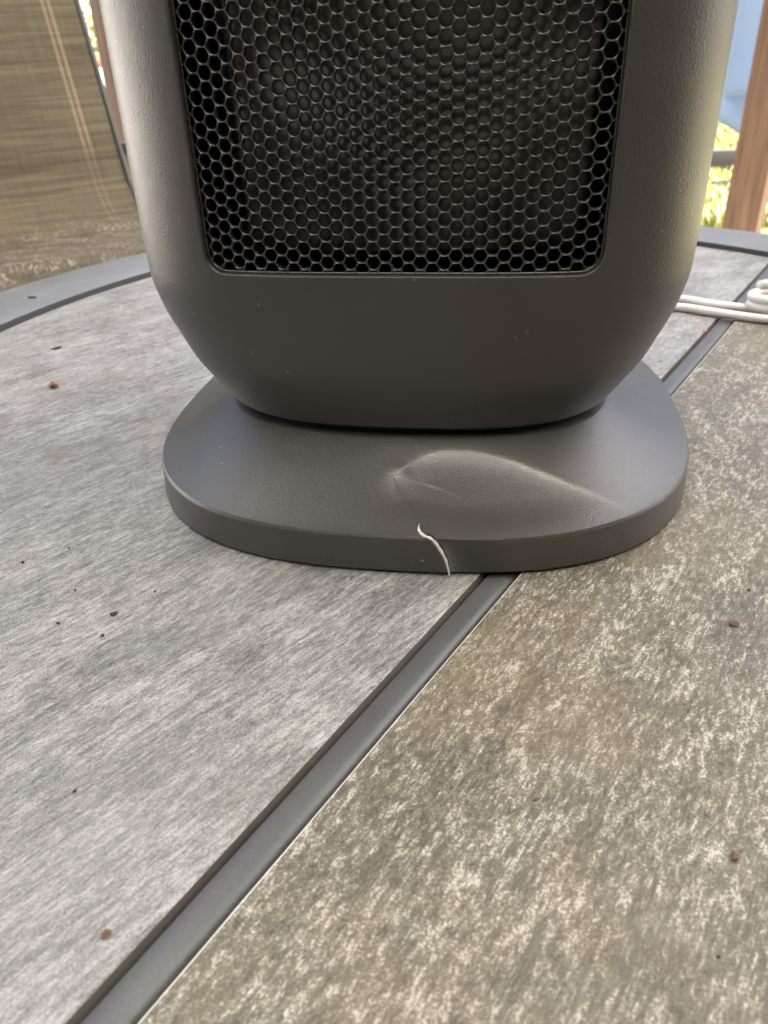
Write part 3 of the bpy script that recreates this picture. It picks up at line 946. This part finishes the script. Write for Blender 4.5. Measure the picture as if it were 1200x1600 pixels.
# ------------------------------------------------------------------ sling chair
def mat_sling():
    t = NT('brown_mesh_sling'); v = t.coord()
    uvn = t.n('ShaderNodeUVMap'); u = uvn.outputs[0]
    mp = lambda sx, sy: (lambda m: (m.inputs['Scale'].__setattr__('default_value', (sx, sy, 1)), t.t.links.new(u, m.inputs['Vector']), m.outputs[0])[2])(t.n('ShaderNodeMapping'))
    rows = t.noise(mp(6, 150), 1, 5, .65, .3); colsn = t.noise(mp(160, 5), 1, 4, .6, .2)
    fine = t.noise(mp(500, 700), 1, 2, .6)
    f = t.math('ADD', t.math('ADD', t.math('MULTIPLY', rows, .62), t.math('MULTIPLY', colsn, .20)), t.math('MULTIPLY', fine, .25))
    c = t.ramp(f, [(.40, (.026, .020, .009)), (.52, (.060, .047, .023)), (.64, (.120, .096, .053))])
    seam = t.attr('seam')
    c = t.mix(t.math('MULTIPLY', seam, .55), c, (.42, .33, .22))
    scuff = t.attr('scuff')
    sn = t.noise(mp(300, 170), 1, 4, .7, .6); sn2 = t.noise(mp(26, 22), 1, 3, .6)
    sc = t.math('MULTIPLY', scuff, t.math('MULTIPLY', t.ramp(sn, [(.50, 0), (.60, 1)]), t.ramp(sn2, [(.42, .1), (.6, 1)])))
    c = t.mix(t.math('MULTIPLY', sc, .6), c, (.50, .48, .44))
    t.bump(t.math('ADD', rows, fine), .3, .0015)
    t.out(c, .62, .35)
    # woven mesh with open holes: some light passes straight through
    tr = t.n('ShaderNodeBsdfTransparent'); tl = t.n('ShaderNodeBsdfTranslucent'); tl.inputs[0].default_value = (.24, .19, .12, 1)
    m1 = t.n('ShaderNodeMixShader'); m1.inputs[0].default_value = .22
    m2 = t.n('ShaderNodeMixShader'); m2.inputs[0].default_value = .07
    t.t.links.new(t.b.outputs[0], m1.inputs[1]); t.t.links.new(tl.outputs[0], m1.inputs[2])
    t.t.links.new(m1.outputs[0], m2.inputs[1]); t.t.links.new(tr.outputs[0], m2.inputs[2])
    t.t.links.new(m2.outputs[0], t.t.nodes['Material Output'].inputs[0])
    return t.m


pA = at(193, 258, 1.36); pB = at(118, 0, 1.47)
lean = pB - pA
fdir = -lean[:2] / np.linalg.norm(lean[:2]); xdir = np.array([-fdir[1], fdir[0]])
lz = np.linalg.norm(lean[:2]) / lean[2]             # horizontal run per metre of rise
print('chair facing', fdir, 'recline', math.degrees(math.atan(lz)))
HWID = .25
zA = pA[2]
orig = np.array([pA[0], pA[1]]) - xdir * HWID       # middle of the back at height zA
chair = empty('sling_chair', (orig[0], orig[1], GZ), math.atan2(xdir[1], xdir[0]))
tag(chair, 'brown woven mesh chair with scuffed seat standing behind the table', 'chair')
# local: x right, -y forward
sp = [(-lz * .62, .62), (-lz * .42, .42), (-lz * .2, .2), (0, 0), (.022, -.030), (.06, -.055), (.13, -.068), (.24, -.066), (.36, -.060), (.43, -.066), (.465, -.09)]
prof = catmull([(f, z + zA - GZ) for f, z in sp], 8); NPR = len(prof)
sl_ = np.r_[0, np.cumsum([math.hypot(*(prof[i + 1] - prof[i])) for i in range(NPR - 1)])]
NX = 240; V = []; Fc = []; uv = []; seamv = []; scv = []
for th in (0, 1):
    for i in range(NPR):
        t = prof[min(i + 1, NPR - 1)] - prof[max(i - 1, 0)]; t = t / np.linalg.norm(t); n = np.array([t[1], -t[0]])   # towards the sitter / up
        if n[1] < 0 and n[0] < 0: n = -n
        for k in range(NX + 1):
            x = -HWID + 2 * HWID * k / NX
            sag = -.006 * math.sin(PI * k / NX) * (1 if sl_[i] > .3 else .6)
            wob = .0015 * mnoise.noise(Vector((x * 9, sl_[i] * 7, 2.0)))
            q = prof[i] + n * (sag + wob - th * .0012)
            V.append((x, -q[0], q[1])); uv.append((x, sl_[i]))
            sd_ = HWID - abs(x); w = min(1, max(0, 1 - abs(sd_ - .040) / .0028)) + min(1, max(0, 1 - abs(sd_ - .049) / .0028)); seamv.append(w if sl_[i] < .66 else w * .3)
            scv.append(max(0, min(1, (sl_[i] - .76) / .08)))
o1 = NPR * (NX + 1)
for i in range(NPR - 1):
    for k in range(NX):
        a = i * (NX + 1) + k; Fc.append((a, a + 1, a + NX + 2, a + NX + 1)); Fc.append((o1 + a + 1, o1 + a, o1 + a + NX + 1, o1 + a + NX + 2))
for i in range(NPR - 1):
    for k in (0, NX):
        a = i * (NX + 1) + k; b = a + NX + 1; Fc.append((a, b, o1 + b, o1 + a))
for i in (0, NPR - 1):
    for k in range(NX):
        a = i * (NX + 1) + k; Fc.append((a, a + 1, o1 + a + 1, o1 + a))
sling = mesh_obj('sling', V, Fc, mat_sling(), chair, angle=60)
ul = sling.data.uv_layers.new(name='UVMap')
for lp in sling.data.loops: ul.data[lp.index].uv = uv[lp.vertex_index]
for nm, ar in (('seam', seamv), ('scuff', scv)):
    a_ = sling.data.attributes.new(nm, 'FLOAT', 'POINT'); a_.data.foreach_set('value', np.array(ar, dtype=np.float32))
M_ROD = mat_simple('dark_steel', (.025, .024, .022), .45)
for sx in (-1, 1):
    V, Fc = tube([(sx * (HWID + .002), -p[0], p[1] - .001) for p in prof], .0042, 8); mesh_obj('side_rod', V, Fc, M_ROD, chair, angle=None)
zb = zA - GZ
V, Fc = tube([(-HWID - .012, .034, zb + .012), (HWID + .012, .034, zb + .012)], .011, 12); cb = mesh_obj('crossbar', V, Fc, M_ROD, chair)
for sx in (-1, 1):
    bm_obj('bar_bracket', box_bm(.018, .022, .017, (sx * (HWID + .014), .024, zb + .021), .003), M_ROD, cb)
for sx in (-1, 1):
    V, Fc = tube([(sx * (HWID - .01), -.40, zb - .095), (sx * HWID, -.36, zb - .2), (sx * HWID, -.30, 0)], .011, 10); mesh_obj('leg', V, Fc, M_ROD, chair)
    V, Fc = tube([(sx * (HWID - .01), .0, zb - .02), (sx * HWID, .05, zb - .2), (sx * HWID, .16, 0)], .011, 10); mesh_obj('leg', V, Fc, M_ROD, chair)

# ------------------------------------------------------------------ pale blue sheet folded over a clothes line
def mat_sheet():
    t = NT('pale_blue_cotton'); v = t.coord()
    n = t.noise(v, 5, 3, .6); wv = t.noise(v, 400, 2, .5)
    c = t.mix(n, (.29, .40, .58), (.36, .47, .62)); t.bump(wv, .2, .001); t.out(c, .85, .2)
    tl = t.n('ShaderNodeBsdfTranslucent'); t.t.links.new(c, tl.inputs[0])
    m1 = t.n('ShaderNodeMixShader'); m1.inputs[0].default_value = .45
    t.t.links.new(t.b.outputs[0], m1.inputs[1]); t.t.links.new(tl.outputs[0], m1.inputs[2])
    t.t.links.new(m1.outputs[0], t.t.nodes['Material Output'].inputs[0]); return t.m


h1 = at(1128, 152, 3.15); LB = float(h1 @ E2)       # the line runs along E1 at this E2
al0 = float(h1 @ E1) - .10; al1 = al0 + 1.0
LZ = 1.35
so_ = pe(al0, LB, LZ)
sheet = empty('hanging_sheet', (so_[0], so_[1], LZ), YAWP)
tag(sheet, 'pale blue bed sheet folded over a clothes line behind the wooden post', 'sheet')


def panel(name, off, hem, seed, amp):
    NXs, NZ = 60, 40; V = []; Fc = []
    for th in (0, 1):
        for j in range(NZ + 1):
            for i in range(NXs + 1):
                x = (al1 - al0) * i / NXs; f = j / NZ; zlow = hem(x); z = zlow * f
                fold = amp * f * (math.sin(x * 17 + seed) * .6 + .8 * mnoise.noise(Vector((x * 5, z * 1.2, seed))))
                V.append((x, off * (1 - .0 * f) + fold + th * .001, z))
    o1 = (NZ + 1) * (NXs + 1)
    for j in range(NZ):
        for i in range(NXs):
            a = j * (NXs + 1) + i; Fc.append((a, a + 1, a + NXs + 2, a + NXs + 1)); Fc.append((o1 + a + 1, o1 + a, o1 + a + NXs + 1, o1 + a + NXs + 2))
    for i in range(NXs):
        a = NZ * (NXs + 1) + i; Fc.append((a, a + 1, o1 + a + 1, o1 + a))
    return mesh_obj(name, V, Fc, mat_sheet_m, sheet, angle=None)


mat_sheet_m = mat_sheet()
hz1 = h1[2] - LZ
hb1 = at(1128, 181, 3.2)[2] - LZ; hb2 = at(1168, 216, 3.2)[2] - LZ
panel('front_panel', -.012, lambda x: hz1 + .10 * (x - .10), 1.0, .022)
panel('back_panel', .012, lambda x: hb1 + (hb2 - hb1) * min(2.2, max(0, (x - .06) / .12)) ** 1.5 * .9, 4.0, .05)
V, Fc = tube([pe(al0 - .5, LB, LZ + .004), pe(al0 + .5, LB, LZ - .002), pe(al1 + .5, LB, LZ + .004)], .003, 8)
line = empty('clothes_line', tuple(pe(al0 - .5, LB, GZ)))
og = pe(al0 - .5, LB, GZ)
mesh_obj('rope', [np.array(v) - og for v in V], Fc, M_CORD, line, angle=None)
for a in (al0 - .5, al1 + .5):
    V, Fc = tube([pe(a, LB, GZ) - og, pe(a, LB, LZ + .08) - og], .02, 12); mesh_obj('pole', V, Fc, M_RIM, line)
tag(line, 'thin clothes line on two grey poles carrying the blue sheet', 'clothes line')

# ------------------------------------------------------------------ lawn edging, grass, shrub, pot
M_EDGE = mat_simple('weathered_timber', (.075, .068, .06), .8, .3, 8)


def edging(px0, py0, label, w=.06, h=.09):
    p = hit(px0, py0, GZ); o = bm_obj('edging_board', box_bm(5.0, w, h, (0, 0, h / 2), .006), M_EDGE)
    o.location = (p[0] + .3, p[1], GZ - .03); o.rotation_euler = (0, 0, math.radians(-3)); tag(o, label, 'edging', 'boards edging the lawn')


edging(1130, 263, 'thick grey timber edging board lying across the dry lawn', .09, .13)
edging(1130, 289, 'thin grey timber edging strip on the lawn nearer the patio', .03, .05)


def grass(name, pts, mats, hmin, hmax, label):
    V = []; Fc = []; fm = []
    for (x, y) in pts:
        a = random.random() * 2 * PI; hh = random.uniform(hmin, hmax); w = .004 + .003 * random.random(); b = random.uniform(.2, .9) * hh
        dx, dy = math.cos(a), math.sin(a); z = GZ - .02 + .03 * mnoise.noise(Vector((x * .7, y * .7, 0))) - .004; k = len(V)
        V += [(x - dy * w, y + dx * w, z), (x + dy * w, y - dx * w, z), (x + dx * b * .4 + dy * w * .7, y + dy * b * .4 - dx * w * .7, z + hh * .6), (x + dx * b * .4 - dy * w * .7, y + dy * b * .4 + dx * w * .7, z + hh * .6), (x + dx * b, y + dy * b, z + hh)]
        Fc += [(k, k + 1, k + 2, k + 3), (k + 3, k + 2, k + 4)]; c = random.randrange(len(mats)); fm += [c, c]
    o = mesh_obj(name, V, Fc, None, smooth=False, mats=mats, fmat=fm); tag(o, label, 'grass', kind='stuff')


M_G = [mat_simple('dry_blade', (.48, .40, .20), .8, .3, 3), mat_simple('yellow_green_blade', (.30, .32, .06), .7, .3, 3), mat_simple('green_blade', (.14, .22, .035), .7, .3, 3), mat_simple('straw_blade', (.60, .52, .32), .8, .2, 3)]
pts = []
while len(pts) < 26000:
    px, py = random.uniform(1040, 1230), random.uniform(170, 352)
    p = hit(px, py, GZ); r = math.hypot(p[0], p[1])
    if r > 16 or random.random() > min(1, (r / 9) ** 2 + .12): continue
    if py > 262 and random.random() < .45: continue
    pts.append((p[0], p[1]))
grass('lawn_grass', pts, M_G, .02, .07, 'sunlit yellow green grass growing on the dry lawn')


def leafy(name, centre, rx, rz, n, mats, label, size):
    o = empty(name, (centre[0], centre[1], GZ)); V = []; Fc = []; fm = []
    zc = centre[2] - GZ
    for _ in range(n):
        d = Vector(rng.normal(size=3)).normalized(); r = random.random() ** .4
        p = Vector((d.x * rx * r, d.y * rx * r, zc + d.z * rz * r)) * 1.0
        if mnoise.noise(p * 4.2) < -.12 or p.z < .12: continue
        u = Vector(rng.normal(size=3)).normalized(); w = u.cross(d).normalized(); s = size * random.uniform(.6, 1.3); k = len(V)
        V += [p - u * s, p + w * s * .42 + d * s * .1, p + u * s, p - w * s * .42 + d * s * .1]; Fc.append((k, k + 1, k + 2, k + 3)); fm.append(random.randrange(len(mats)))
    mesh_obj('foliage', V, Fc, None, o, smooth=False, mats=mats, fmat=fm)
    for q in range(5):
        a = q * 1.26; V2, F2 = tube([(0, 0, 0), (.1 * math.cos(a), .1 * math.sin(a), zc * .6), (rx * .5 * math.cos(a), rx * .5 * math.sin(a), zc)], [.02, .014, .006], 7); mesh_obj('stem', V2, F2, M_WOOD, o)
    tag(o, label, 'shrub')


ML = [mat_simple('leaf_yellow_green', (.22, .24, .05), .55, .3, 5), mat_simple('leaf_green', (.10, .15, .035), .55, .3, 5), mat_simple('leaf_pale', (.30, .30, .12), .55, .3, 5)]
leafy('garden_shrub', at(128, 20, 6.0), .55, .75, 2600, ML, 'yellow green shrub growing on the lawn behind the chair', .035)
pp = hit(152, 160, GZ); pp = at(152, 160, 5.0)
pot = empty('flower_pot', (pp[0], pp[1], GZ))
tag(pot, 'terracotta flower pot on a pale stand behind the chair', 'flower pot')
V = []; Fc = []
zt = at(150, 84, 5.0)[2] - GZ; zb_ = at(150, 106, 5.0)[2] - GZ
pr_ = [(.0, zb_), (.08, zb_), (.115, zt - .03), (.125, zt - .03), (.125, zt), (.108, zt), (.10, zt - .03), (.0, zt - .03)]
for (r, z) in pr_: V += [(r * math.cos(2 * PI * k / 28), r * math.sin(2 * PI * k / 28), z) for k in range(28)]
for j in range(len(pr_) - 1):
    for k in range(28): Fc.append((j * 28 + k, j * 28 + (k + 1) % 28, (j + 1) * 28 + (k + 1) % 28, (j + 1) * 28 + k))
mesh_obj('pot', V, Fc, mat_simple('terracotta', (.50, .19, .10), .8, .2, 20), pot, angle=40)
bm_obj('stand', box_bm(.24, .24, zb_, (0, 0, zb_ / 2), .01, YAWP), mat_simple('white_painted_stand', (.80, .79, .76), .6, .05, 10), pot)

MH = [mat_simple('hedge_leaf_olive', (.075, .085, .03), .6, .3, 3), mat_simple('hedge_leaf_dark', (.04, .055, .02), .6, .3, 3), mat_simple('hedge_leaf_light', (.13, .14, .05), .6, .3, 3)]
hd = empty('added_hedge', (6.0, 12.0, GZ), math.radians(-12)); V = []; Fc = []; fm = []  # tall hedge added so the base reflects olive foliage, not blue sky
for _ in range(14000):
    x = random.uniform(-7, 7); top_ = 6.3 + .9 * mnoise.noise(Vector((x * .8, 0, 3)))
    y = random.gauss(0, .35); z = random.random() ** .8 * top_
    u = Vector(rng.normal(size=3)).normalized(); d = Vector(rng.normal(size=3)).normalized(); w = u.cross(d).normalized(); q = .11 * random.uniform(.6, 1.3); p = Vector((x, y, z)); k = len(V)
    V += [p - u * q, p + w * q * .5, p + u * q, p - w * q * .5]; Fc.append((k, k + 1, k + 2, k + 3)); fm.append(random.randrange(3))
mesh_obj('foliage', V, Fc, None, hd, smooth=False, mats=MH, fmat=fm)
for k in range(12):
    V2, F2 = tube([(-6.6 + 1.2 * k, 0, 0), (-6.5 + 1.2 * k, .05, 2.4), (-6.6 + 1.2 * k, 0, 4.6)], [.05, .035, .015], 7); mesh_obj('stem', V2, F2, M_WOOD, hd)
tag(hd, 'tall olive green hedge added beyond the dry lawn to block sky', 'hedge')
